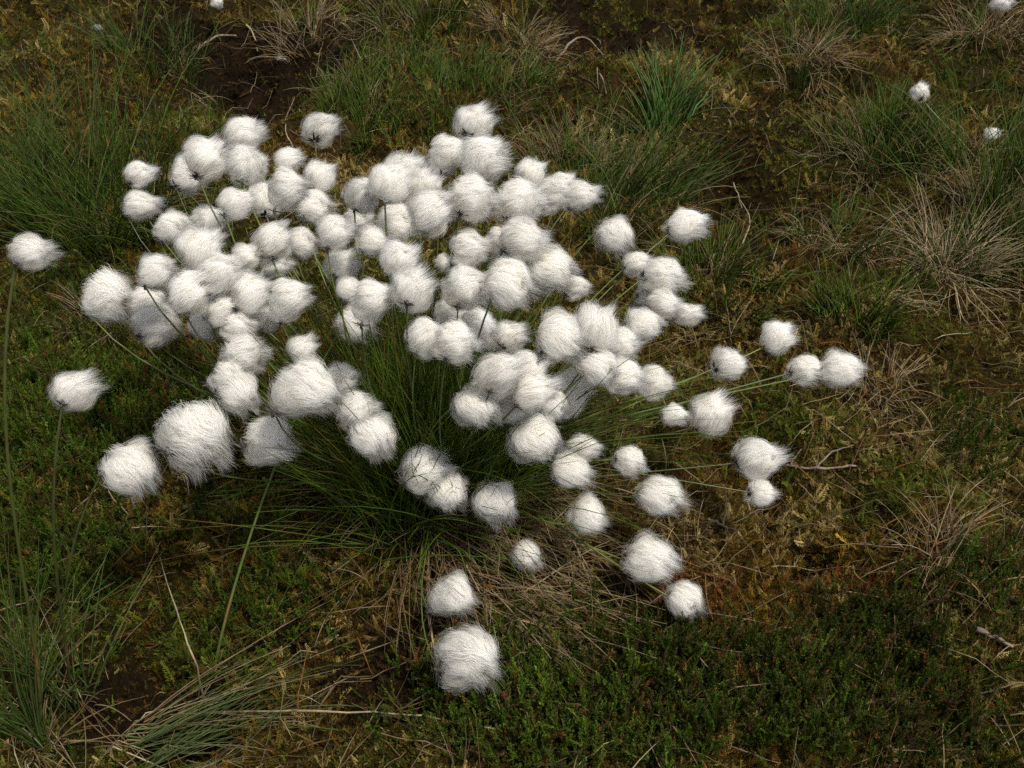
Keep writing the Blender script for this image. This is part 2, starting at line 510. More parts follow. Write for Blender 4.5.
def make_cover():
    rng = np.random.default_rng(21)
    # heather
    pts, w = pick('heather', scatter_points(56000, rng=rng), .26, rng, .4)
    gap = fbm(pts[:, 0] * 8, pts[:, 1] * 8, 3, 69)
    k = rng.random(len(pts)) < np.clip((gap - .30) / .12, .12, 1)
    pts, w = pts[k], w[k]
    n = len(pts)
    protos = [sprig_proto(s) for s in range(6)]
    patch = fbm(pts[:, 0] * 4, pts[:, 1] * 4, 3, 61)
    size = rng.uniform(.018, .042, n) * (.6 + .55 * w) * np.where(rng.random(n) < .06, 1.45, 1) * (.8 + .5 * patch)
    mats = rot_mats(np.abs(rng.normal(0, .30, n)), rng.random(n) * 6.28, rng.random(n) * 6.28) * size[:, None, None]
    loc = np.stack([pts[:, 0], pts[:, 1], ground_h(pts[:, 0], pts[:, 1]) - .003], -1)
    c = pal(n, [(.046, .078, .008), (.064, .100, .010), (.032, .054, .007), (.080, .115, .013), (.055, .058, .010)], rng)
    big = fbm(pts[:, 0] * 2.6, pts[:, 1] * 2.6, 3, 67)
    c = c * (.05 + .8 * patch[:, None] + .75 * big[:, None])
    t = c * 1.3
    red = rng.random(n) < .09
    t[red] = pal(red.sum(), [(.19, .055, .02), (.13, .06, .02)], rng)
    brown = rng.random(n) < .12 + .5 * np.clip(.46 - big, 0, .2) / .2 * .5
    c[brown] = pal(brown.sum(), [(.06, .038, .018), (.09, .06, .03)], rng)
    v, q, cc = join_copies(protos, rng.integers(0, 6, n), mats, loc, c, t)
    tag(link('heather', quad_mesh('heather', v, q, cc, M_heather, False)), kind='stuff')
    print('heather', n, len(q))

    # moss: golden, pale feathery, and red bog moss
    pts, w = pick(('gold', 'red', 'straw', 'peat', 'grass'), scatter_points(100000, rng=rng), .05, rng, .35)
    zp = layer_cols(pts[:, 0], pts[:, 1], pts[:, 2], pts[:, 3])[1]['peat']
    kp = rng.random(len(pts)) > np.clip((zp - .4) / .25, 0, .85)
    pts = pts[kp]; n = len(pts)
    _, z = layer_cols(pts[:, 0], pts[:, 1], pts[:, 2], pts[:, 3])
    protos = [moss_proto(s) for s in range(5)]
    size = rng.uniform(.006, .013, n) * (.6 + .4 * np.hypot(pts[:, 1], .8)) * (1 + .6 * (fbm(pts[:, 0] * 11, pts[:, 1] * 11, 2, 71) > .55))
    mats = rot_mats(rng.uniform(.25, 1.35, n), rng.random(n) * 6.28, rng.random(n) * 6.28) * size[:, None, None]
    loc = np.stack([pts[:, 0], pts[:, 1], ground_h(pts[:, 0], pts[:, 1])], -1)
    pa = fbm(pts[:, 0] * 10, pts[:, 1] * 10, 3, 73)
    c = pal(n, [(.125, .072, .009), (.085, .048, .007), (.14, .092, .016), (.075, .062, .009), (.05, .026, .005)], rng, .25)
    c = c * (-.05 + 2.0 * fbm(pts[:, 0] * 6, pts[:, 1] * 6, 3, 77))[:, None].clip(.12)
    gm = rng.random(n) < np.clip((fbm(pts[:, 0] * 4.5, pts[:, 1] * 4.5, 3, 79) - .47) / .12, 0, .85)
    c[gm] = pal(gm.sum(), [(.060, .082, .010), (.045, .062, .008), (.085, .095, .014)], rng, .25)
    om = rng.random(n) < np.clip((fbm(pts[:, 0] * 7, pts[:, 1] * 7, 3, 81) - .55) / .1, 0, .7)
    c[om] = pal(om.sum(), [(.095, .052, .010), (.07, .036, .008), (.05, .026, .006)], rng, .25)
    pale = rng.random(n) < np.clip((pa - .47) / .12, 0, .75) * np.clip(z['gold'] * 1.6, .15, 1)
    c[pale] = pal(pale.sum(), [(.29, .22, .085), (.22, .165, .055), (.18, .14, .035)], rng)
    rd = rng.random(n) < np.clip(z['red'] * .9 - .25, 0, .55)
    c[rd] = pal(rd.sum(), [(.11, .030, .008), (.07, .020, .007), (.10, .042, .012)], rng)
    pt = rng.random(n) < np.clip(z['peat'] * 1.2 - .2, 0, .7)
    c[pt] = pal(pt.sum(), [(.030, .014, .004), (.065, .034, .008), (.045, .030, .006), (.10, .055, .012)], rng)
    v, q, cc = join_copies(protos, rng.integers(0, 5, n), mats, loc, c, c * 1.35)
    tag(link('moss', quad_mesh('moss', v, q, cc, M_moss, False)), kind='stuff')
    print('moss', n, len(q))

    # fine moss between: little stars of five narrow leaves
    pts = scatter_points(150000, rng=rng); n = len(pts)
    _, z = layer_cols(pts[:, 0], pts[:, 1], pts[:, 2], pts[:, 3])

    def star(seed):
        r = np.random.default_rng(seed); V_, Q_, T_ = [], [], []
        for k in range(5):
            a = k * 1.2566 + r.normal(0, .3); dr = nrm(np.array([math.cos(a), math.sin(a), r.uniform(.5, 1.6)])); sd = np.array([-math.sin(a), math.cos(a), 0]) * .11
            V_.extend([np.zeros(3), dr * .5 - sd, dr * r.uniform(.8, 1.2), dr * .5 + sd]); T_.extend([0, .4, 1, .4]); Q_.append((4 * k, 4 * k + 1, 4 * k + 2, 4 * k + 3))
        return np.array(V_), np.array(Q_), np.array(T_)
    size = rng.uniform(.0025, .0065, n) * (.6 + .4 * np.hypot(pts[:, 1], .8))
    mats = rot_mats(np.abs(rng.normal(0, .4, n)), rng.random(n) * 6.28, rng.random(n) * 6.28) * size[:, None, None]
    loc = np.stack([pts[:, 0], pts[:, 1], ground_h(pts[:, 0], pts[:, 1])], -1)
    gc_, _ = layer_cols(pts[:, 0], pts[:, 1], pts[:, 2], pts[:, 3])
    k1 = fbm(pts[:, 0] * 9, pts[:, 1] * 9, 3, 83); k2 = fbm(pts[:, 0] * 5, pts[:, 1] * 5, 3, 85)
    c = gc_ * 1.6 * np.exp(rng.normal(0, .45, (n, 1))) * (.35 + 1.5 * k1[:, None])
    gm = (rng.random(n) < np.clip((k2 - .45) / .1, .08, .8)) & (z['peat'] < .5)
    c[gm] = pal(gm.sum(), [(.050, .068, .007), (.036, .050, .006), (.075, .082, .010)], rng, .3)
    om = rng.random(n) < np.clip((k1 - .5) / .1, .05, .6)
    om &= (z['peat'] < .55) | (rng.random(n) < .2)
    c[om] = pal(om.sum(), [(.085, .050, .008), (.06, .033, .006), (.115, .080, .014)], rng, .3)
    bare = (z['peat'] > .55) & ~om
    c[bare] = pal(bare.sum(), [(.016, .009, .004), (.026, .014, .005), (.012, .008, .004)], rng, .3)
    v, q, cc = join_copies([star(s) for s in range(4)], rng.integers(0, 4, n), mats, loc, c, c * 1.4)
    tag(link('fine_moss', quad_mesh('fine_moss', v, q, cc, M_moss, False)), kind='stuff')

    # short grass
    pts, w = pick('grass', scatter_points(45000, rng=rng), .2, rng, .45)
    n = len(pts)
    root = np.stack([pts[:, 0], pts[:, 1], ground_h(pts[:, 0], pts[:, 1]) - .003], -1)
    L = rng.uniform(.025, .075, n) * (.6 + .6 * w)
    p = blade_paths(root, rng.normal(.2, 1.5, n), np.abs(rng.normal(.15, .3, n)), L, rng.uniform(.1, 1.0, n), 5, .15, rng)
    wd = rng.uniform(.0005, .0011, n)[:, None] * np.linspace(1, .12, 5)[None]
    side = nrm(np.stack([np.cos(rng.random(n) * 6.28), np.sin(rng.random(n) * 6.28), 0 * L], -1))[:, None, :]
    v, q = ribbons(p, wd, side)
    base = pal(n, G_DARK, rng, .25) * .9
    dead = rng.random(n) < .2
    base[dead] = pal(dead.sum(), STRAW, rng) * .6
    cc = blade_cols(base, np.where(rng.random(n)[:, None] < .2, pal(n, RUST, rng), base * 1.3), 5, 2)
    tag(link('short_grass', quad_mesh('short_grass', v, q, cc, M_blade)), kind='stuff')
    print('grass', n)

    # dead grass litter lying on the moss
    pts, w = pick('straw', scatter_points(15000, rng=rng), .10, rng, .75)
    ex = scatter_points(2600, rng=rng)
    pts = np.concatenate([pts, ex]); n = len(pts)
    root = np.stack([pts[:, 0], pts[:, 1], ground_h(pts[:, 0], pts[:, 1]) + rng.uniform(.001, .008, n)], -1)
    L = rng.uniform(.015, .07, n) * np.where(rng.random(n) < .12, 1.7, 1)
    p = blade_paths(root, rng.normal(0, 1.6, n), rng.uniform(.7, 1.5, n), L, rng.normal(.3, .5, n), 6, 0, rng)
    gh = ground_h(p[..., 0], p[..., 1]) + .002 + .010 * rng.random((n, 1))
    p[..., 2] = np.maximum(np.minimum(p[..., 2], gh + .02), gh)
    wd = rng.uniform(.0003, .0007, n)[:, None] * np.array([1, 1, .95, .85, .7, .3])[None]
    v, q = tubes(p, wd, 3)
    c = pal(n, STRAW + RUST[:2] + [(.13, .10, .06)], rng, .25) * .8
    far = np.clip(pts[:, 1] - .5, 0, 1)
    cc = blade_cols(c, c * 1.1, 6, 3)
    tag(link('dead_grass', quad_mesh('dead_grass', v, q, cc, M_straw)), kind='stuff')
    print('litter', n)


make_cover()


# ------------------------------------------------------------------ cotton grass heads
def n3(p, s):
    return (np.sin(p[..., 0] * 3.1 + s * 1.7 + 1.3 * np.sin(p[..., 1] * 2.3 + s)) + np.sin(p[..., 1] * 3.7 - s * 2.1 + 1.1 * np.sin(p[..., 2] * 2.9)) + np.sin(p[..., 2] * 3.3 + s * .9 + 1.2 * np.sin(p[..., 0] * 2.7 - s))) / 3


def make_head_mesh(seed):
    """windblown cotton: a soft core and some thousand silky hairs that leave the receptacle and stream to the lee side (+x); about one unit in radius"""
    r = np.random.default_rng(seed + 50)
    A = nrm(np.array([-.6 + r.normal(0, .1), -.30 + r.normal(0, .08), -.68]))
    T = nrm(np.array([1, r.normal(0, .25), r.normal(-.05, .25)]))
    el = r.uniform(.78, 1.32)
    dims = np.array([.78 * el, .76, .76 / el ** .5 + r.normal(0, .05)])
    taper, lob, ragged = r.uniform(.0, .36), r.uniform(.14, .32), r.uniform(.6, 1.8)
    bulge = nrm(np.array([r.uniform(-.3, .6), r.normal(0, .5), r.uniform(-1, .4)])); bs_ = r.uniform(0, .28)

    def R(n):
        base = 1 / np.sqrt(((n / dims) ** 2).sum(-1))
        return base * (1 - taper * np.clip(n @ T, -.4, 1)) * (1 + lob * n3(n * 1.1, seed) + .08 * n3(n * 2.3, seed + 9) + bs_ * np.clip((n @ bulge - .55) / .45, 0, 1))
    # core
    nu, nv = 26, 14
    th = np.linspace(.02, math.pi - .02, nv); ph = np.linspace(0, 2 * math.pi, nu, endpoint=False)
    TH, PH = np.meshgrid(th, ph, indexing='ij')
    n = np.stack([np.sin(TH) * np.cos(PH), np.sin(TH) * np.sin(PH), np.cos(TH)], -1)
    cv = (n * (R(n) * (.95 - .22 * np.clip((n @ T) * .8 + .15, 0, 1)))[..., None]).reshape(-1, 3); cn = n.reshape(-1, 3)
    i = np.arange(nu * nv).reshape(nv, nu)
    cq = np.stack([i[:-1], i[1:], np.roll(i, -1, 1)[1:], np.roll(i, -1, 1)[:-1]], -1).reshape(-1, 4)
    # guide hairs
    Gn, K, S = 260, 30, 7
    d = nrm(r.normal(0, 1, (Gn * 3, 3)))
    keep = r.random(Gn * 3) < np.where(d @ T > .55, .35, 1)
    d = d[keep][:Gn]; Gn = len(d)
    L = r.uniform(.40, .95, Gn) 
    lift = r.uniform(.0, .08, Gn) * ragged; lift[r.random(Gn) < .15] += .12 * ragged
    lev = r.uniform(.95, 1.03, Gn)
    P = np.zeros((Gn, S, 3)); N = np.zeros((Gn, S, 3))
    TG = nrm(T + r.normal(0, .08, (Gn, 3)))             # the lee edge is ragged: locks end round it, not in one tail
    p = d * (R(d) * lev)[:, None]; P[:, 0] = p; N[:, 0] = d
    free = np.zeros(Gn)
    for k in range(1, S):
        s = k / (S - 1)
        nn = nrm(p)
        nt_ = (nn * TG).sum(-1)
        t = TG - nt_[:, None] * nn
        a = A - (nn @ A)[:, None] * nn
        tn = np.stack([n3(nn * 1.6, seed + 3), n3(nn * 1.6, seed + 5), n3(nn * 1.6, seed + 7)], -1)
        t = nrm(nrm(t) - .45 * a * np.clip(nn @ A + .3, 0, 1)[:, None] + .75 * tn + r.normal(0, .14 * ragged, (Gn, 3)))
        free = np.maximum(free, np.clip((nt_ - .45) / .4, 0, 1))
        dirn = nrm(t * (1 - free)[:, None] + free[:, None] * nrm(TG * .9 + nn * .55 + .35 * ragged * tn))
        q = p + dirn * (L / (S - 1) * (1 - .12 * free))[:, None]
        qn = nrm(q)
        on = qn * (R(qn) * (lev + lift * s * s))[:, None]
        p = on * (1 - free)[:, None] + q * free[:, None]
        P[:, k] = p
        N[:, k] = nrm(.8 * nrm(p) + .2 * d)
    # strands round each guide: spread at the root, drawn together to the tip
    off = r.normal(0, .09, (Gn, K, 1, 3))
    s = np.linspace(0, 1, S)[None, None, :, None]
    SP = P[:, None] + off * (1 - .38 * s ** 1.2) + r.normal(0, .045, (Gn, K, 1, 3)) * s ** 2
    fly = (r.random((Gn, K, 1, 1)) < .16) * r.uniform(.03, .20, (Gn, K, 1, 1))
    SP = SP + fly * s ** 2 * N[:, None]
    cut = r.uniform(.6, 1.0, (Gn, K, 1, 1))
    idx = s * cut * (S - 1)
    i0 = np.clip(np.floor(idx).astype(int), 0, S - 2); f = idx - i0
    i0b = np.broadcast_to(i0, SP.shape)
    SP = np.take_along_axis(SP, i0b, 2) * (1 - f) + np.take_along_axis(SP, i0b + 1, 2) * f
    SN = nrm(N[:, None] + r.normal(0, .17, (Gn, K, 1, 3)) + np.zeros_like(SP))
    SP, SN = SP.reshape(-1, S, 3), SN.reshape(-1, S, 3)
    M = len(SP)
    tang = nrm(np.gradient(SP, axis=1))
    side = nrm(np.cross(SN, tang))
    wd = r.uniform(.0042, .008, M)[:, None] * np.array([.7, 1, 1, .95, .8, .55, .2])[None]
    hv, hq = ribbons(SP, wd, side)
    # front face must look outwards
    e1 = hv[hq[:, 1]] - hv[hq[:, 0]]; e2 = hv[hq[:, 3]] - hv[hq[:, 0]]
    hn = np.repeat(SN[:, :, None, :], 2, 2).reshape(-1, 3)
    bad = (np.cross(e1, e2) * hn[hq[:, 0]]).sum(-1) < 0
    hq[bad] = hq[bad][:, ::-1]
    v = np.concatenate([cv, hv]); q = np.concatenate([cq, hq + len(cv)]); nn = np.concatenate([cn, hn])
    lo, hi = np.quantile(v, .02, axis=0), np.quantile(v, .98, axis=0)
    v = (v - (lo + hi) / 2) / ((hi - lo) / 2) * .97
    sh = (hi - lo) / 2
    base = np.array([.93, .92, .895]); warm = np.array([.86, .80, .66])
    kk = np.concatenate([np.full(len(cv), .35), np.repeat(np.broadcast_to(np.array([.6, .35, .1, 0, 0, 0, 0]), (M, S)), 2, 1).reshape(-1)])
    sv = np.concatenate([np.ones(len(cv)), np.repeat(r.normal(1, .03, M), S * 2)])[:, None]
    col = (base * (1 - kk[:, None]) + warm * kk[:, None]) * sv
    alpha = np.concatenate([np.ones(len(cv)), np.repeat(np.broadcast_to(np.array([.56, .56, .56, .56, .54, .48, .36]), (M, S)), 2, 1).reshape(-1)])
    me = quad_mesh('seed_head', v, q, np.concatenate([np.clip(col, 0, .95), alpha[:, None]], 1), M_cotton)
    me.normals_split_custom_set_from_vertices([tuple(x) for x in nn])
    return me, (A * float(R(A)) - (lo + hi) / 2) / ((hi - lo) / 2) * 1.0


HEADS = [make_head_mesh(s) for s in range(18)]


def bract_mesh(seed):
    """the dark papery scales round the receptacle, one unit = 1 m, base at the origin, +z outwards"""
    r = np.random.default_rng(seed + 300)
    V_, Q_, C_ = [], [], []
    for k in range(11):
        a = k * 2 * math.pi / 11 + r.normal(0, .2); L = r.uniform(.006, .011); w = r.uniform(.0011, .002)
        sp = r.uniform(.9, 1.5)
        o = np.array([math.cos(a), math.sin(a), 0]); sd = np.array([-math.sin(a), math.cos(a), 0])
        c = np.array([(.04, .035, .032), (.085, .075, .068), (.02, .017, .015)][k % 3])
        b = len(V_)
        for s, ww in ((0, .7), (.45, 1), (1, .08)):
            p = o * (.0012 + L * sp * s ** 1.1) + np.array([0, 0, L * (.16 * s - .06)])
            V_.extend([p - sd * w * ww, p + sd * w * ww]); C_.extend([c, c])
        Q_ += [(b, b + 1, b + 3, b + 2), (b + 2, b + 3, b + 5, b + 4)]
    p, q = tubes(np.array([[[0, 0, -.004], [0, 0, 0], [0, 0, .004]]]), np.array([[.0011, .0021, .0015]]), 6)
    b = len(V_)
    V_ = np.concatenate([np.array(V_), p]); Q_ = np.concatenate([np.array(Q_), q + b]); C_ = np.concatenate([np.array(C_), np.tile([.06, .05, .04], (len(p), 1))])
    return quad_mesh('bract', V_, Q_, C_, M_bract, False)


BRACTS = [bract_mesh(s) for s in range(4)]

ZC = np.array([(141, 175, .24), (247, 150, .28), (320, 130, .24), (475, 125, .28), (581, 196, .22), (110, 297, .22), (200, 280, .27), (290, 250, .28),
      (420, 210, .31), (520, 220, .29), (400, 280, .32), (500, 290, .30), (560, 330, .27), (616, 236, .20), (686, 226, .20), (662, 280, .2), (640, 330, .2),
      (598, 360, .22), (654, 383, .16), (729, 363, .13), (777, 337, .12), (805, 371, .13), (843, 369, .13), (675, 415, .12), (712, 414, .11), (629, 461, .12),
      (661, 496, .09), (758, 459, .08), (762, 494, .06), (652, 560, .06), (685, 600, .045), (527, 556, .055), (589, 515, .10), (572, 471, .14), (536, 441, .19),
      (500, 390, .25), (455, 340, .29), (373, 300, .31), (360, 415, .22), (305, 388, .25), (240, 380, .22), (270, 442, .19), (195, 438, .2), (133, 469, .17),
      (425, 470, .15), (447, 492, .13), (495, 502, .12), (454, 595, .06), (469, 660, .075)], float)


def head_z(u, v):
    d2 = (ZC[:, 0] - u) ** 2 + (ZC[:, 1] - v) ** 2 + 60
    w = d2 ** -1.6
    return float((w * ZC[:, 2]).sum() / w.sum())


GC, GS, GF = 'cotton grass heads crowded in the tussock', 'single cotton grass heads round the edge of the tussock', 'cotton grass heads growing apart from the tussock'
# u, v, width, height (photo pixels), flow angle of the hairs, raise(+)/lower(-) in cm, label, [root u, root v, own height]
H_ = [
 # upper left corner of the clump
 (141, 175, 34, 27, 5, 1, 'small white cotton head, upper one of the stacked pair at the clump’s upper left corner'),
 (142, 206, 40, 31, -5, -1, 'white cotton head with grey flecked underside, lower of the stacked pair at upper left'),
 (189, 174, 35, 43, 10, -4, 'white head half hidden behind an egg-shaped one, just right of the upper left pair'),
 (207, 157, 42, 50, 30, 4, 'tall egg-shaped white head on an upright stem, right neighbour of the stacked pair'),
 (246, 135, 43, 36, 15, -2, 'flat-topped white head, higher of two in one column below the top left edge'),
 (247, 166, 40, 44, 30, 5, 'smooth round white head directly beneath the flat-topped one, its stem slanting down right'),
 (321, 130, 39, 33, 12, -1, 'lone white head at the back of the clump against brown moss, blown right'),
 (289, 160, 28, 28, 30, -3, 'small pointed white head peeping over the top of a taller head, left of the gap'),
 (321, 177, 32, 34, 30, 0, 'small round white head on a dark stem, beside the gap in the clump’s top'),
 (288, 188, 38, 48, 10, 4, 'tall white head streaked with sideways hairs below the small pointed one'),
 (315, 207, 34, 38, 20, -4, 'dull white head tucked behind, between the streaked tall head and its right neighbour'),
 (266, 200, 32, 42, 40, -5, 'shaded white head deep behind the slanting stem of the smooth round head'),
 (237, 204, 38, 33, 10, 3, 'rounded white head under the flat-topped column, over a darker brown gap'),
 (174, 227, 40, 36, 0, 0, 'ragged tousled white head, first in the middle row at the clump’s left'),
 (210, 221, 42, 32, 15, -3, 'low wide white head, right of the ragged tousled one'),
 (201, 249, 48, 44, 30, 2, 'broad smooth white head overlapping the row beneath the ragged and the wide heads'),
 (275, 240, 37, 40, 45, -1, 'cream tinted round head on the tall dark stem left of the gap'),
 (302, 243, 28, 36, 20, -4, 'narrow shaded head half behind the cream tinted round one'),
 (336, 232, 34, 40, 20, 4, 'single pear-shaped white head on a thin stem in the gap between both halves'),
 (343, 267, 36, 34, 10, -4, 'shaded white head low in the gap, under the pear-shaped one'),
 (157, 271, 40, 38, 20, 4, 'round white head with dark stem leaving its base, above the left edge cluster'),
 (110, 297, 47, 55, -5, 1, 'large smooth white head at the far left edge of the clump, combed sideways'),
 (151, 304, 44, 36, -10, -2, 'white head squeezed beside the large smooth one at the left edge'),
 (191, 292, 38, 52, 30, 2, 'cream tall oval head, centre of the left edge cluster'),
 (222, 272, 48, 40, 20, 3, 'large white head in the middle of the left half, heads on all sides'),
 (247, 256, 28, 32, 30, -1, 'small upright head squeezed between the middle of the left half and the cream round one'),
 (251, 293, 42, 44, 15, 1, 'fluffy round head right of the tall oval, low in the left half'),
 (289, 298, 44, 44, 25, 0, 'spiky rosette-like head at the inner right edge of the left half'),
 (158, 325, 52, 42, -12, -3, 'wide white head with two lobes under the left edge cluster'),
 (277, 266, 36, 22, 10, -4, 'flat dim sliver of a head beneath the cream tinted round one'),
 (222, 308, 34, 38, 0, 0, 'soft white head below the middle one, touching the tall oval’s right side'),
 (240, 326, 38, 32, -10, 1, 'broad head above the vertical stack of three in the left half'),
 (206, 324, 30, 34, -20, -2, 'small bristly head hanging at the lower edge of the left cluster'),
 (268, 320, 28, 28, 10, -3, 'little white head peeping out between the broad head and the spiky rosette'),
 (373, 299, 46, 42, 20, 1, 'round head whose hairs part around a dark eye, left of the centre stems'),
 (355, 324, 38, 38, -10, 0, 'white head with tattered black base on a long yellow-green stem reaching down left', (213, 668, .22)),
 (350, 289, 26, 26, 10, -3, 'small shaded head behind the one with the dark eye'),
 # top and centre
 (475, 125, 42, 38, 18, 0, 'topmost white head of the whole clump, hairs swept up to the right'),
 (447, 154, 38, 42, 25, 0, 'white head left below the topmost one, grey at its foot'),
 (484, 159, 48, 48, 30, 2, 'large white head right below the topmost one, brushed upwards'),
 (404, 172, 46, 34, 20, -3, 'domed white head at the upper left shoulder of the centre group'),
 (391, 184, 44, 42, 30, 5, 'round head hooked over the dark stem that stands second in the centre group'),
 (364, 196, 36, 38, 10, 4, 'head on the first dark stem at the left end of the centre group'),
 (360, 219, 30, 28, 0, -4, 'small ruffled head under the left end of the centre group'),
 (425, 187, 38, 36, 30, -2, 'white head between the domed shoulder and the big smooth ball in the centre group'),
 (431, 212, 40, 50, 30, 3, 'tall smooth cream head in the middle of the centre group'),
 (397, 223, 40, 40, 20, -4, 'white head behind both dark stems of the centre group'),
 (373, 240, 36, 32, 0, 0, 'low shaded head at the lower left of the centre group'),
 (471, 199, 50, 47, 10, 4, 'big ball-like white head above two crossed stems, right half of the centre group'),
 (470, 249, 40, 40, 0, -1, 'dim fluffy head seen behind stems under the big ball-like head'),
 (446, 263, 22, 20, 0, -4, 'tiny pale head between stems at the heart of the clump'),
 (531, 174, 34, 28, 25, -1, 'small head with a raised tuft, at the left end of the upper right ridge'),
 (519, 203, 56, 44, 15, 1, 'widest white head of the upper right ridge, cream in its middle'),
 (552, 196, 36, 40, -20, 1, 'white head in the upper right ridge just before its pointed end'),
 (563, 184, 26, 24, 20, -1, 'little head wedged on top of the upper right ridge'),
 (581, 196, 38, 32, 0, 0, 'pointed head ending the upper right ridge, dark gap at its left'),
 (498, 239, 26, 26, 10, -2, 'small round head at the left side of the wide streaked one'),
 (524, 240, 54, 44, -10, 1, 'wide white head streaked to the right beneath the upper right ridge'),
 (508, 259, 34, 26, 0, -3, 'shaded head under the wide streaked one, mostly covered'),
 (551, 270, 50, 48, -15, 1, 'plump white head at the right shoulder, darker notch on its left'),
 (575, 288, 32, 24, -10, -1, 'small flat head tucked under the plump right shoulder head'),
 (400, 260, 40, 40, 15, 2, 'separate round head, upper of two on a diagonal at the clump’s centre'),
 (414, 290, 42, 48, 20, 2, 'separate oval head, lower of two on a diagonal at the clump’s centre'),
 (465, 288, 46, 48, 20, 2, 'round head left of the one with long streaks in the middle of the clump'),
 (509, 284, 50, 52, 0, 4, 'big head with long streaked hairs in the middle of the clump'),
 (426, 338, 40, 42, 5, 2, 'left twin of the two touching heads above the dark green blades'),
 (455, 343, 44, 44, 10, 3, 'right twin of the two touching heads above the dark green blades'),
 (453, 311, 36, 36, 10, -4, 'shaded head behind and above the touching twins'),
 (480, 330, 34, 44, 0, -4, 'dim tall head between the touching twins and three thin stems'),
 (510, 338, 36, 34, -5, -4, 'grey-white head behind three thin stems right of the twins'),
 # lower centre pile
 (477, 408, 46, 46, -45, 0, 'head drooping at the lower left of the central lower pile'),
 (499, 374, 52, 42, 10, 2, 'broad smooth head crowning the central lower pile'),
 (528, 369, 42, 38, 15, 1, 'head with upswept tufts at the top right of the central lower pile'),
 (533, 391, 50, 44, 0, 2, 'large head at the right front of the central lower pile'),
 (510, 408, 40, 34, -30, -3, 'soft shaded head under the front of the central lower pile'),
 (552, 405, 34, 32, -10, -1, 'small head on the right flank of the central lower pile'),
 (570, 394, 40, 48, 0, -4, 'pale head crossed by green blades right of the central lower pile'),
 (536, 441, 52, 52, -35, 1, 'large egg-shaped head alone below the central lower pile'),
 (583, 449, 36, 28, -10, -1, 'small grey-white tufted head, upper of a pair right of the large egg-shaped one'),
 (572, 471, 42, 36, -10, 0, 'rounded head, lower of the small pair right of the large egg-shaped one'),
 (425, 470, 48, 46, -5, 1, 'upper head of the joined pair in front of the dark blades'),
 (447, 493, 38, 48, -60, 0, 'lower drooping head of the joined pair in front of the dark blades'),
 (495, 502, 42, 46, -45, 0, 'single spiky head hanging between the joined pair and the small round ones'),
 (589, 515, 40, 40, -20, 0, 'round brushed head alone over brown straw at lower right'),
 (359, 412, 42, 44, 30, 0, 'upper head of a slanting pair, tuft standing up, left of the dark blades'),
 (375, 437, 46, 46, -40, 1, 'lower head of a slanting pair, tips pointing down right'),
 # right hand group
 (560, 337, 42, 58, -10, 0, 'tall shaggy head at the left end of the right cluster'),
 (596, 328, 48, 54, 40, 2, 'big head with brushed-up crest on top of the right cluster'),
 (620, 345, 34, 36, 15, 0, 'head at the right shoulder of the crested one'),
 (598, 367, 44, 38, -10, 0, 'shaded head underneath the crested one in the right cluster'),
 (625, 377, 42, 36, -10, 2, 'smooth oval head in the lower chain of the right cluster'),
 (654, 383, 38, 34, -20, 1, 'last head of the lower chain in the right cluster, tips pointing right'),
 (616, 236, 34, 43, -40, 0, 'flag-shaped head alone on a leaning stem right of the clump, lower tuft hanging'),
 (686, 226, 45, 30, 12, 0, 'torpedo-shaped head on the highest leaning stem at right, tapering right'),
 (638, 264, 32, 24, 10, -1, 'small head, left end of the bunch under the torpedo-shaped one'),
 (662, 278, 46, 40, -5, 1, 'large head in the middle of the bunch under the torpedo-shaped one'),
 (650, 296, 30, 28, 0, -2, 'shaded head at the left foot of the bunch under the torpedo-shaped one'),
 (664, 304, 38, 30, -10, 0, 'lowest head of the bunch under the torpedo-shaped one'),
 (688, 315, 33, 22, -5, 0, 'small flattened oval head just right of the bunch, on a short visible stem'),
 (644, 326, 40, 34, -5, 1, 'round head with a stem crossing its front, between bunch and right cluster'),
 # single heads on long stems to the right
 (777, 337, 31, 36, 35, 0, 'small tufted head with a dark base, hairs rising, far out on the right'),
 (729, 363, 37, 34, 15, 0, 'tousled head beneath a pale upright dead stalk on the right'),
 (805, 371, 37, 32, 0, 0, 'left head of the far right pair, crossed by a green stem'),
 (841, 369, 42, 38, 0, 1, 'rightmost head of the tussock, wide, with grey base against its pair'),
 (674, 415, 27, 22, -5, 0, 'tiny head touching the left side of a big dandelion-like one'),
 (712, 414, 46, 44, 20, 0, 'big dandelion-like head with hairs radiating all round'),
 (629, 461, 33, 30, -15, 0, 'small tousled head over green blades, left above the wide brushed one'),
 (661, 496, 49, 38, -8, 0, 'wide brushed head with ragged right edge, above the grassy straw'),
 (758, 459, 49, 41, -3, 0, 'large smooth head with black bract, above the twig on the right'),
 (762, 494, 33, 27, -20, 0, 'small head on a straight horizontal stem beside the dark peat hollow'),
 (651, 559, 55, 48, -8, 0, 'large comet-shaped head with a pointed tail hanging down at its left'),
 (685, 600, 38, 36, -20, 0, 'short matted head with heather sprigs crossing its front'),
 (527, 556, 31, 30, -30, 0, 'small curled head lying on brown straw below the clump'),
 # lower left
 (245, 355, 48, 44, 20, 1, 'top head of the vertical stack of three, left of the central blades'),
 (231, 378, 34, 40, -30, 0, 'middle head of the vertical stack of three, bulging left'),
 (241, 394, 44, 42, -40, 1, 'bottom head of the vertical stack of three, tips drooping'),
 (303, 349, 32, 30, 30, -1, 'small upright head just above the huge spread one'),
 (307, 388, 64, 62, -15, 1, 'huge spread head with cream middle, left of the central green blades'),
 (341, 381, 34, 38, 0, -1, 'wispy head at the right side of the huge spread one, behind a stem'),
 (270, 442, 48, 56, -38, 0, 'fan-shaped head alone under the huge spread one'),
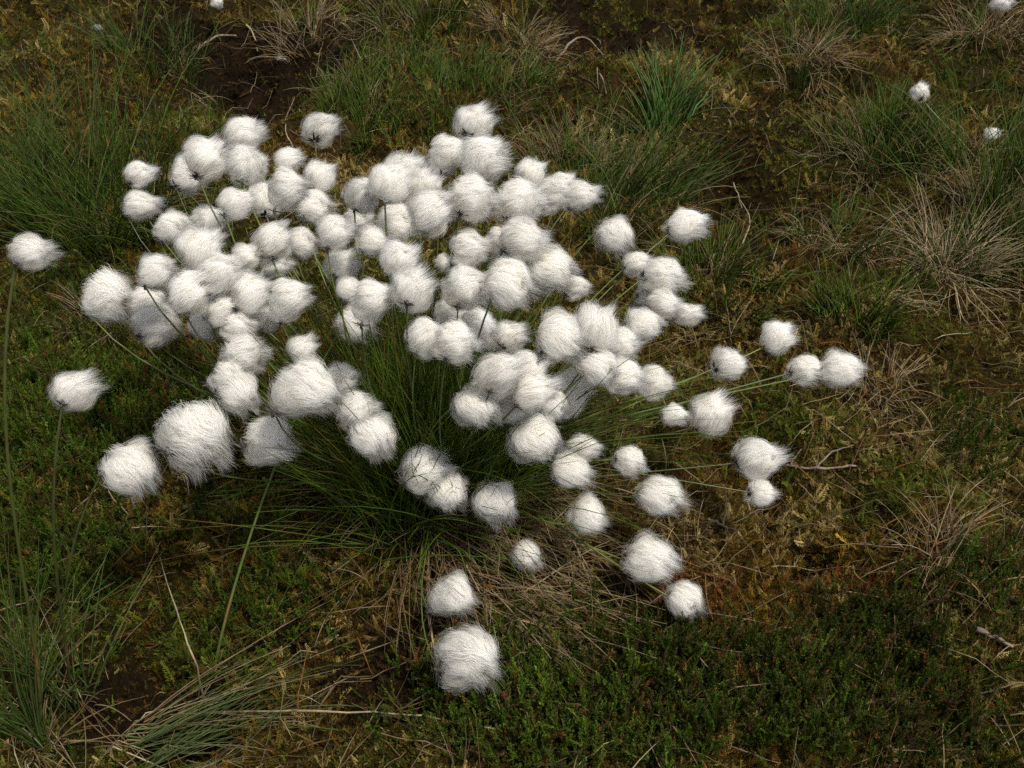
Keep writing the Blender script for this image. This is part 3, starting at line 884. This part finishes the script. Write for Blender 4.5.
 (196, 437, 72, 72, -25, 1, 'biggest head at lower left, hairs fanned out to the right'),
 (133, 469, 50, 60, -40, 0, 'ragged head at the lower left tip of the clump', (66, 668, .19)),
 (34, 252, 46, 39, 3, 0, 'wind-combed head on the tall thick stem at the picture’s left edge', (38, 732, .40)),
 (77, 391, 49, 38, 10, 0, 'pointed head on a thin upright stem, lower of two alone at far left', (68, 692, .31)),
 # front
 (454, 595, 43, 47, -20, 0, 'smaller of the two heads hanging in front of the clump'),
 (469, 660, 55, 74, -35, 0, 'largest lowest head, spiky topped, hanging over the front of the clump'),
 # far off
 (217, 3, 11, 14, -60, 0, 'tiny white head at the top edge over brown peat', (221, 42, .05)),
 (920, 93, 18, 20, 40, 0, 'small white head far back, above the green hummock at upper right', (985, 172, .10)),
 (992, 134, 17, 13, 15, 0, 'tiny white head in the tall grass at the right edge', (987, 178, .07)),
 (1002, 3, 23, 14, 10, 0, 'white head cut by the top right corner on an upright stem', (1004, 62, .10)),
]

TUS = on_ground(435, 478)
G_TUS = [(.075, .135, .010), (.095, .155, .014), (.06, .115, .010), (.115, .165, .022)]
G_STEM = [(.085, .110, .020), (.07, .095, .018), (.095, .12, .025), (.07, .075, .02)]


def bez(a, b, c, d, n):
    t = np.linspace(0, 1, n)[:, None]
    return a * (1 - t) ** 3 + 3 * b * t * (1 - t) ** 2 + 3 * c * t * t * (1 - t) + d * t ** 3


def make_cotton_grass(i, rec):
    u, v, w, h, ang, dz, label = rec[:7]
    r = np.random.default_rng(900 + i)
    own = rec[7] if len(rec) > 7 else None
    z = own[2] if own else head_z(u, v) + dz * .008
    c = at_z(u, v, z)
    dep = (c - np.array([0, 0, CAM_H])) @ FWD
    a = math.radians(ang)
    flow = RIGHT * math.cos(a) + UPC * math.sin(a) + FWD * r.normal(0, .18)
    flow = nrm(flow)
    zax = UPC * math.cos(a) - RIGHT * math.sin(a)
    zax = nrm(zax - (zax @ flow) * flow)
    yax = np.cross(zax, flow)
    s = dep / FPX / 2
    ca, sa = abs(math.cos(a)), abs(math.sin(a))
    lx, lz = (w, h) if ca > sa else (h, w)
    k = 2 * ca * sa                                    # at slanting angles both axes matter
    if u < 340 and v < 340: lx, lz = lx * .95, lz * .95
    m = (w + h) / 2
    lx, lz = lx * (1 - k) + m * k * 1.0, lz * (1 - k) + m * k
    sc = np.array([lx, (lx + lz) / 2, lz]) * s * .92
    me, att = HEADS[(i * 5 + int(r.integers(0, 3))) % len(HEADS)]
    # root and stem
    if own:
        B = on_ground(own[0], own[1])
    else:
        dirn = c - TUS; dirn[2] = 0
        rr = min(.055, .25 * np.linalg.norm(dirn)) * r.uniform(.3, 1.1)
        B = TUS + nrm(dirn) * rr + np.array([r.normal(0, .014), r.normal(0, .014), 0])
        B[2] = ground_h(B[0], B[1])
    P = c + flow * att[0] * sc[0] + yax * att[1] * sc[1] + zax * att[2] * sc[2]
    if u > 600 and not own:                            # heads on the long leaning stems are held from the windward end
        P = c - flow * .93 * sc[0] - zax * r.uniform(.0, .3) * sc[2] - yax * .15 * sc[1]
    P = c + (P - c) * 1.07
    d = P - B; Ld = np.linalg.norm(d)
    flat = np.array([d[0], d[1], 0]); steep = d[2] / max(Ld, 1e-6)
    end = nrm(.55 * nrm(d) + .25 * (c - P) / np.linalg.norm(c - P) + np.array([0, 0, .25 * steep - .1]))
    up = np.array([r.normal(0, .08), r.normal(0, .08), 1.0])
    b1 = B + (nrm(up) * (.35 + .35 * steep) + nrm(flat) * (.5 - .3 * steep)) * Ld * .36
    b2 = P - end * Ld * .34
    path = bez(B - np.array([0, 0, .006]), b1, b2, P, 14)
    gh = ground_h(path[:, 0], path[:, 1])
    path[1:, 2] = np.maximum(path[1:, 2], gh[1:] + .006)
    root = thing('cotton_grass_flower', tuple(B), label, 'cotton grass', GF if own and own[2] < .16 or own and u < 100 else GC if v < 420 and u < 600 else GS)
    rad = r.uniform(.0007, .00105) if not own else .0012 if own[2] > .18 else .0010
    rad = rad * (1.15 if own and u < 100 and v < 300 else 1)
    vv, qq = tubes((path - B)[None], np.linspace(rad * 1.25, rad * .8, 14)[None], 6)
    base = pal(1, G_STEM, r)
    cc = blade_cols(base * np.array([.8, .9, .6]), base, 14, 6)
    if own:                                            # a brown sheath near the foot
        sheath = np.abs(np.arange(14) - 3) < 1
        cc.reshape(14, 6, 3)[sheath] = (.16, .085, .03)
    link('stem', quad_mesh('stem', vv, qq, cc, M_stem), root)
    Rm = Matrix([[flow[j], yax[j], zax[j]] for j in range(3)])
    hd = link('seed_head', me, root)
    M_hd = Matrix.Translation(Vector(c - B)) @ Rm.to_4x4() @ Matrix.Diagonal((*sc, 1))
    hd.matrix_basis = M_hd
    if min(w, h) > 16:
        br = link('bract', BRACTS[i % 4], hd)
        out = nrm(.5 * end + .5 * nrm(c - P))
        q = Vector(out).to_track_quat('Z', 'Y').to_matrix().to_4x4()
        f = np.clip(np.mean(sc) / .021, .6, 1.3) * 1.0
        wl = Matrix.Translation(Vector(P - B)) @ q @ Matrix.Scale(f, 4)
        br.matrix_basis = M_hd.inverted() @ wl


for i, rec in enumerate(H_):
    make_cotton_grass(i, rec)


# ------------------------------------------------------------------ the tussock and the other tufts
t = thing('grass_tussock', tuple(TUS), 'dense dark green tussock of thin blades and brown straw under the white cotton heads', 'grass tussock')
blade_part('green_blades', t, TUS, 1300, .085, (.11, .245), (.05, .60), (.05, .6), (.0006, .0012), G_TUS, G_TUS + G_DARK + RUST[:2], M_blade, wind=.10, seed=1)
blade_part('side_blades', t, TUS + np.array([.03, 0, 0]), 230, .07, (.14, .30), (.7, 1.35), (.1, .5), (.0006, .0010), G_DARK, G_DARK + RUST, M_blade, az0=.12, azs=.5, wind=.10, seed=2)
blade_part('side_blades', t, TUS - np.array([.03, 0, 0]), 200, .08, (.12, .26), (.7, 1.40), (.1, .5), (.0006, .0010), G_DARK, G_DARK + RUST, M_blade, az0=math.pi - .15, azs=.4, wind=.0, seed=5)
blade_part('dead_blades', t, TUS, 330, .10, (.06, .14), (.4, 1.35), (.3, 1.0), (.0006, .0010), RUST + [(.08, .07, .02)], STRAW, M_straw, wind=.1, seed=3)
fr = TUS + np.array([.05, -.07, 0]); fr[2] = TUS[2]
sk = blade_part('straw_skirt', t, fr, 540, .10, (.06, .14), (1.0, 1.6), (.1, .7), (.0005, .0009), STRAW[1:] + RUST[:3] + [(.10, .075, .045)] * 3, STRAW, M_straw, az0=-.6, azs=.55, wind=0, seed=4)
sk.location = Vector(fr - TUS)

# label, u, v, green n, radius, length, lean, palette, straw n, straw length, wind
TUFTS = [
 ('grass_tuft', 'tall blue-green grass tuft fanning out left of the cotton heads', 108, 222, 340, .09, (.10, .30), (.05, .75), G_BLUE + G_DARK, 40, (.06, .14), .05),
 ('grass_tuft', 'wide low green grass hummock behind the clump, near the top edge', 455, 98, 620, .17, (.025, .075), (.05, .7), G_DARK + G_BRIGHT[:1], 70, (.04, .09), .2),
 ('grass_tuft', 'small dark green hummock beside the wide low one', 372, 122, 420, .075, (.03, .08), (.05, .6), G_DARK, 30, (.03, .07), .2),
 ('grass_tuft', 'bright green leafy grass tuft standing behind the right ridge of heads', 668, 128, 90, .04, (.07, .15), (.1, .8), G_BRIGHT, 20, (.05, .1), .2),
 ('grass_tuft', 'tall green grass tuft at the right edge around a tiny cotton head', 990, 180, 260, .10, (.07, .19), (.05, .8), G_BLUE + G_DARK, 60, (.06, .15), -.05),
 ('grass_tuft', 'rounded green tuft with straw on top, below a small far cotton head', 884, 145, 420, .075, (.04, .10), (.05, .7), G_DARK, 120, (.05, .12), .1),
 ('grass_tuft', 'loose olive grass behind the pointed ridge end of cotton heads', 610, 205, 320, .11, (.06, .16), (.1, .7), G_DARK + G_BLUE, 110, (.05, .13), .25),
 ('grass_tuft', 'thin green grass tuft in the top left, ahead of the dark peat', 155, 70, 170, .08, (.06, .15), (.05, .6), G_DARK + G_BLUE, 40, (.05, .1), .1),
 ('grass_tuft', 'short green tuft among straw at the top edge, left of centre', 425, 26, 150, .08, (.05, .11), (.05, .6), G_DARK, 60, (.05, .1), .1),
 ('grass_tuft', 'fine green tuft at the top edge beside the pale straw clump', 850, 22, 300, .10, (.05, .12), (.05, .6), G_BLUE + G_DARK, 30, (.05, .1), .15),
 ('grass_tuft', 'dark green low tuft in brown moss right of the lone upper stalks', 856, 318, 240, .055, (.03, .08), (.05, .6), G_DARK, 40, (.03, .08), .1),
 ('grass_tuft', 'dark green grass patch at the right edge below the tall tuft', 1004, 268, 260, .07, (.04, .10), (.05, .6), G_DARK, 60, (.04, .10), .1),
 ('grass_tuft', 'green grass mixed with heather right of the torpedo-shaped head', 712, 290, 240, .075, (.04, .10), (.1, .7), G_DARK, 40, (.04, .08), .15),
 ('grass_tuft', 'sparse bluish blades at the left edge rising round the tall cotton stem', 36, 742, 60, .022, (.12, .24), (.05, .45), G_BLUE, 46, (.03, .12), .0),
 ('grass_tuft', 'few long upright blades round the thin upright cotton stem', 68, 694, 26, .022, (.12, .22), (.05, .4), G_BLUE, 20, (.05, .16), .05),
 ('grass_tuft', 'wispy tuft of olive blades in the moss at middle right', 845, 250, 110, .07, (.03, .09), (.1, .8), G_DARK + G_BLUE, 80, (.04, .09), .1),
 ('grass_tuft', 'tall thin green blades at the left edge near the top', 20, 190, 160, .10, (.06, .18), (.05, .6), G_BLUE + G_DARK, 30, (.05, .1), .05),
 ('straw_tuft', 'pale bleached straw tuft arching down at the right', 945, 268, 18, .04, (.05, .1), (.2, .8), G_DARK, 230, (.06, .135), .05),
 ('straw_tuft', 'straw coloured dead grass clump near the top, right of centre', 802, 62, 60, .055, (.05, .09), (.1, .6), G_BLUE, 200, (.04, .095), .05),
 ('straw_tuft', 'dead straw tuft over rust red moss at lower right', 940, 562, 16, .035, (.03, .06), (.2, .8), G_DARK, 70, (.04, .09), .1),
 ('straw_tuft', 'dead straw tuft in the top right corner', 985, 40, 20, .05, (.05, .1), (.2, .8), G_DARK, 170, (.05, .13), .05),
 ('straw_tuft', 'brown dead grass clump at the top edge above the lone back head', 308, 40, 12, .05, (.05, .1), (.2, .8), G_DARK, 150, (.05, .12), .1),
 ('straw_tuft', 'dry straw tuft at the far right, under the tall green one', 985, 225, 30, .05, (.05, .1), (.2, .8), G_DARK, 100, (.04, .10), .05),
 ('straw_tuft', 'drooping straw in the moss left of the large smooth left edge head', 100, 322, 10, .04, (.04, .08), (.2, .8), G_DARK, 90, (.03, .07), .05),
 ('straw_tuft', 'thin straw over brown moss between wide hummock and right ridge', 575, 165, 30, .05, (.05, .1), (.2, .8), G_DARK, 120, (.04, .10), .2),
 ('straw_tuft', 'brown withered grass on the bank at the top, above the green hummock', 520, 42, 10, .05, (.05, .1), (.2, .8), G_DARK, 200, (.04, .10), .2),
 ('straw_tuft', 'small straw tuft on pale moss at the right', 885, 395, 8, .03, (.03, .06), (.2, .8), G_DARK, 70, (.03, .07), .1),
]
for k, (nm, lab, u, v, n, rd, L, ln, cols, ns, sl, wd) in enumerate(TUFTS):
    o = on_ground(u, v)
    t = thing(nm, tuple(o), lab, 'grass tuft' if nm == 'grass_tuft' else 'dead grass', 'green grass tufts on the moor' if nm == 'grass_tuft' else 'dead straw tufts on the moor')
    wdt = (.0007, .0014) if v < 300 else (.0007, .0013)
    if 'leafy' in lab: wdt = (.0015, .0026)
    blade_part('green_blades', t, o, n, rd, L, ln, (.1, .9), wdt, cols, cols + RUST[:1] + STRAW[1:2], M_blade, wind=wd, seed=40 + k)
    blade_part('dead_blades', t, o, ns, rd * 1.15, sl, (.2, 1.3), (.3, 1.3), (.0005, .0010), [(.38, .31, .19), (.32, .25, .15), (.27, .20, .11)] if 'bleached' in lab else STRAW + RUST[:1], STRAW, M_straw, wind=wd, seed=140 + k)

# the swept bunch of long blades in the lower left
o = on_ground(128, 758)
t = thing('grass_tuft', tuple(o), 'bunch of long green and straw blades swept flat to the right at the bottom left', 'grass tuft', 'green grass tufts on the moor')
blade_part('green_blades', t, o, 58, .028, (.11, .26), (.85, 1.3), (.1, .4), (.0005, .0009), [(.08, .11, .035), (.065, .10, .022), (.10, .12, .045)], G_BLUE + STRAW[:1], M_blade, az0=.17, azs=.16, wind=.1, seed=301, S=9)
blade_part('dead_blades', t, o, 24, .035, (.10, .24), (.85, 1.4), (.1, .5), (.0005, .0009), STRAW, STRAW, M_straw, az0=.12, azs=.3, wind=.1, seed=302, S=9)


# ------------------------------------------------------------------ dead stalks and twigs
def stick(name, label, cat, pts, rad, col, branches=(), group=None):
    """a dead stalk or twig through photo-placed ground points (u, v, height above the ground)"""
    P = []
    for (u, v, z) in pts:
        p = on_ground(u, v)
        if z > .02:
            p = at_z(u, v, z)
        else:
            p[2] += z
        P.append(p)
    B = P[0]
    t = thing(name, tuple(B), label, cat, group)

    def tube(part, pp, r0, r1, par):
        pp = np.array(pp); n = 4 * (len(pp) - 1) + 1
        s = np.linspace(0, len(pp) - 1, n); i = np.clip(s.astype(int), 0, len(pp) - 2); f = (s - i)[:, None]
        pm = np.concatenate([pp[:1] * 2 - pp[1:2], pp, pp[-1:] * 2 - pp[-2:-1]])
        a, b, c, d = pm[i], pm[i + 1], pm[i + 2], pm[i + 3]
        cr = .5 * (2 * b + (c - a) * f + (2 * a - 5 * b + 4 * c - d) * f ** 2 + (3 * b - a - 3 * c + d) * f ** 3)
        rr = np.random.default_rng(int(pts[0][0])).normal(0, min(r0 * .5, .0007), cr.shape); rr[0] = rr[-1] = 0
        v, q = tubes((cr + rr - B)[None], (np.linspace(r0, r1, n) * (1 + .15 * np.sin(np.arange(n) * 1.7)))[None], 6)
        link(part, quad_mesh(part, v, q, np.tile(col, (len(v), 1)), M_twig), par)
    tube('main_stem', P, rad, rad * .45, t)
    for br in branches:
        bp = []
        for (u, v, z) in br:
            p = on_ground(u, v); p[2] += z; bp.append(p)
        tube('branch', bp, rad * .7, rad * .3, t)


GREY = (.17, .13, .10); PALE = (.23, .18, .11); DARKW = (.07, .045, .03)
GT = 'dead twigs and stalks lying on the moor'
stick('twig', 'forked grey twig lying on moss right of the large smooth head', 'twig', [(782, 468, .004), (815, 474, .008), (848, 471, .008), (878, 466, .004)], .0018, GREY, [[(815, 474, .008), (830, 460, .012), (852, 450, .008)], [(790, 468, .006), (800, 455, .01)]], GT)
stick('dead_stalk', 'pale upright dead stalk above the tousled head on the right', 'dead stalk', [(732, 352, .0), (730, 338, .05), (728, 318, .09), (726, 303, .12)], .0011, PALE, (), GT)
stick('twig', 'curved dark stick lying across the bare peat at upper left', 'twig', [(198, 52, .006), (218, 44, .015), (237, 38, .012)], .0035, GREY, (), GT)
stick('twig', 'thin pale stick leaning on the peat beside the curved dark one', 'twig', [(247, 28, .006), (254, 38, .01), (257, 48, .004)], .0022, PALE, (), GT)
stick('root', 'bare grey root looping out of the moss bank at the top', 'root', [(552, 68, .0), (568, 54, .018), (585, 49, .018), (606, 62, .006)], .0028, GREY, [[(585, 78, .006), (600, 82, .014), (606, 96, .004)]], GT)
stick('dead_stalk', 'long straight pale stalk lying across the dark hollow at lower left', 'dead stalk', [(207, 706, .004), (192, 655, .03), (176, 610, .03), (163, 565, .012)], .0010, PALE, (), GT)
stick('dead_stalk', 'bent dead stalk on the moss near the torpedo-shaped head', 'dead stalk', [(742, 246, .004), (750, 220, .03), (740, 200, .035)], .0011, PALE, (), GT)
stick('twig', 'pale thin stick lying low in the brown hollow at upper right', 'twig', [(733, 185, .004), (736, 200, .012), (741, 213, .006)], .0014, PALE, (), GT)
stick('dead_stalk', 'long straw stalk along the bottom, left of the largest front head', 'dead stalk', [(205, 716, .006), (300, 724, .02), (400, 720, .012), (500, 732, .004)], .0012, PALE, (), GT)
stick('dead_stalk', 'curved straw stalk bending round the two front heads', 'dead stalk', [(452, 700, .004), (436, 660, .012), (428, 600, .02), (431, 555, .012)], .0012, PALE, (), GT)
stick('twig', 'weathered grey stick end in heather at the lower right edge', 'twig', [(975, 632, .004), (992, 645, .012), (1010, 652, .008)], .003, GREY, (), GT)
stick('dead_stalk', 'thin straw lying over red moss at lower right', 'dead stalk', [(755, 570, .004), (785, 571, .008), (818, 574, .004)], .0011, PALE, (), GT)
stick('twig', 'twiggy grey stem forking in the moss above the dark hollow', 'twig', [(708, 520, .003), (722, 532, .01), (738, 540, .01), (742, 545, .003)], .0014, GREY, [[(722, 532, .01), (724, 515, .02), (722, 500, .02)]], GT)
stick('dead_stalk', 'pale straws leaning over the peat at the top centre', 'dead stalk', [(293, 150, .004), (285, 125, .03), (296, 108, .02)], .0012, PALE, (), GT)


def stone(label, u, v, r, seed):
    o = on_ground(u, v)
    rg = np.random.default_rng(seed)
    nu, nv = 20, 12
    th = np.linspace(.02, math.pi - .02, nv); ph = np.linspace(0, 2 * math.pi, nu, endpoint=False)
    TH, PH = np.meshgrid(th, ph, indexing='ij')
    n = np.stack([np.sin(TH) * np.cos(PH), np.sin(TH) * np.sin(PH), np.cos(TH)], -1)
    v_ = n * (r * (1 + .22 * n3(n * 1.3, seed) + .1 * n3(n * 3, seed + 4)))[..., None] * np.array([1.25, .9, .75])
    v_[..., 2] += r * .4
    i = np.arange(nu * nv).reshape(nv, nu)
    q = np.stack([i[:-1], i[1:], np.roll(i, -1, 1)[1:], np.roll(i, -1, 1)[:-1]], -1).reshape(-1, 4)
    ob = link('pebble', quad_mesh('pebble', v_.reshape(-1, 3), q, np.tile((.20, .20, .21), (nu * nv, 1)), M_twig))
    ob.location = o
    tag(ob, label, 'stone', 'small grey stones on the peat')


stone('small grey stone on the dark peat at upper left', 281, 57, .008, 2)
stone('small grey stone in the grass near the top left corner', 98, 30, .009, 5)

# ------------------------------------------------------------------ light
SUN_EL, SUN_AZ = 66, 115          # degrees; azimuth measured from +y (away from the camera) towards +x
wd = bpy.data.worlds.new('World'); scene.world = wd; wd.use_nodes = True
bg = wd.node_tree.nodes['Background']
sky = wd.node_tree.nodes.new('ShaderNodeTexSky'); sky.sky_type = 'NISHITA'; sky.sun_disc = False
sky.sun_elevation = math.radians(SUN_EL); sky.sun_rotation = math.radians(SUN_AZ)
sky.dust_density = 3.0
hs = wd.node_tree.nodes.new('ShaderNodeHueSaturation'); hs.inputs['Saturation'].default_value = .35   # thin cloud greys the sky
wd.node_tree.links.new(sky.outputs['Color'], hs.inputs['Color'])
wd.node_tree.links.new(hs.outputs['Color'], bg.inputs['Color'])
bg.inputs['Strength'].default_value = .085
sl = bpy.data.lights.new('sun', 'SUN'); sl.energy = 2.3; sl.angle = math.radians(7); sl.color = (1, .95, .87)
so = bpy.data.objects.new('sun', sl); COL.objects.link(so)
e, a = math.radians(SUN_EL), math.radians(SUN_AZ)
dv = Vector((math.sin(a) * math.cos(e), math.cos(a) * math.cos(e), math.sin(e)))
so.rotation_euler = dv.to_track_quat('Z', 'Y').to_euler()
so.location = dv * 5

vs = scene.view_settings
vs.view_transform = 'Standard'; vs.look = 'None'; vs.exposure = 0.9; vs.gamma = 1.0; vs.use_curve_mapping = False
scene.display_settings.display_device = 'sRGB'
cy = scene.cycles
cy.max_bounces = 8; cy.diffuse_bounces = 5; cy.transmission_bounces = 4; cy.glossy_bounces = 2
cy.use_denoising = False; cy.use_adaptive_sampling = False; cy.transparent_max_bounces = 24
labs = [o['label'] for o in scene.objects if o.parent is None and 'label' in o]
for l in labs:
    n_ = len(l.split())
    if not 4 <= n_ <= 16: print('LABEL', n_, l)
print('dup labels', len(labs) - len(set(labs)), len(labs))
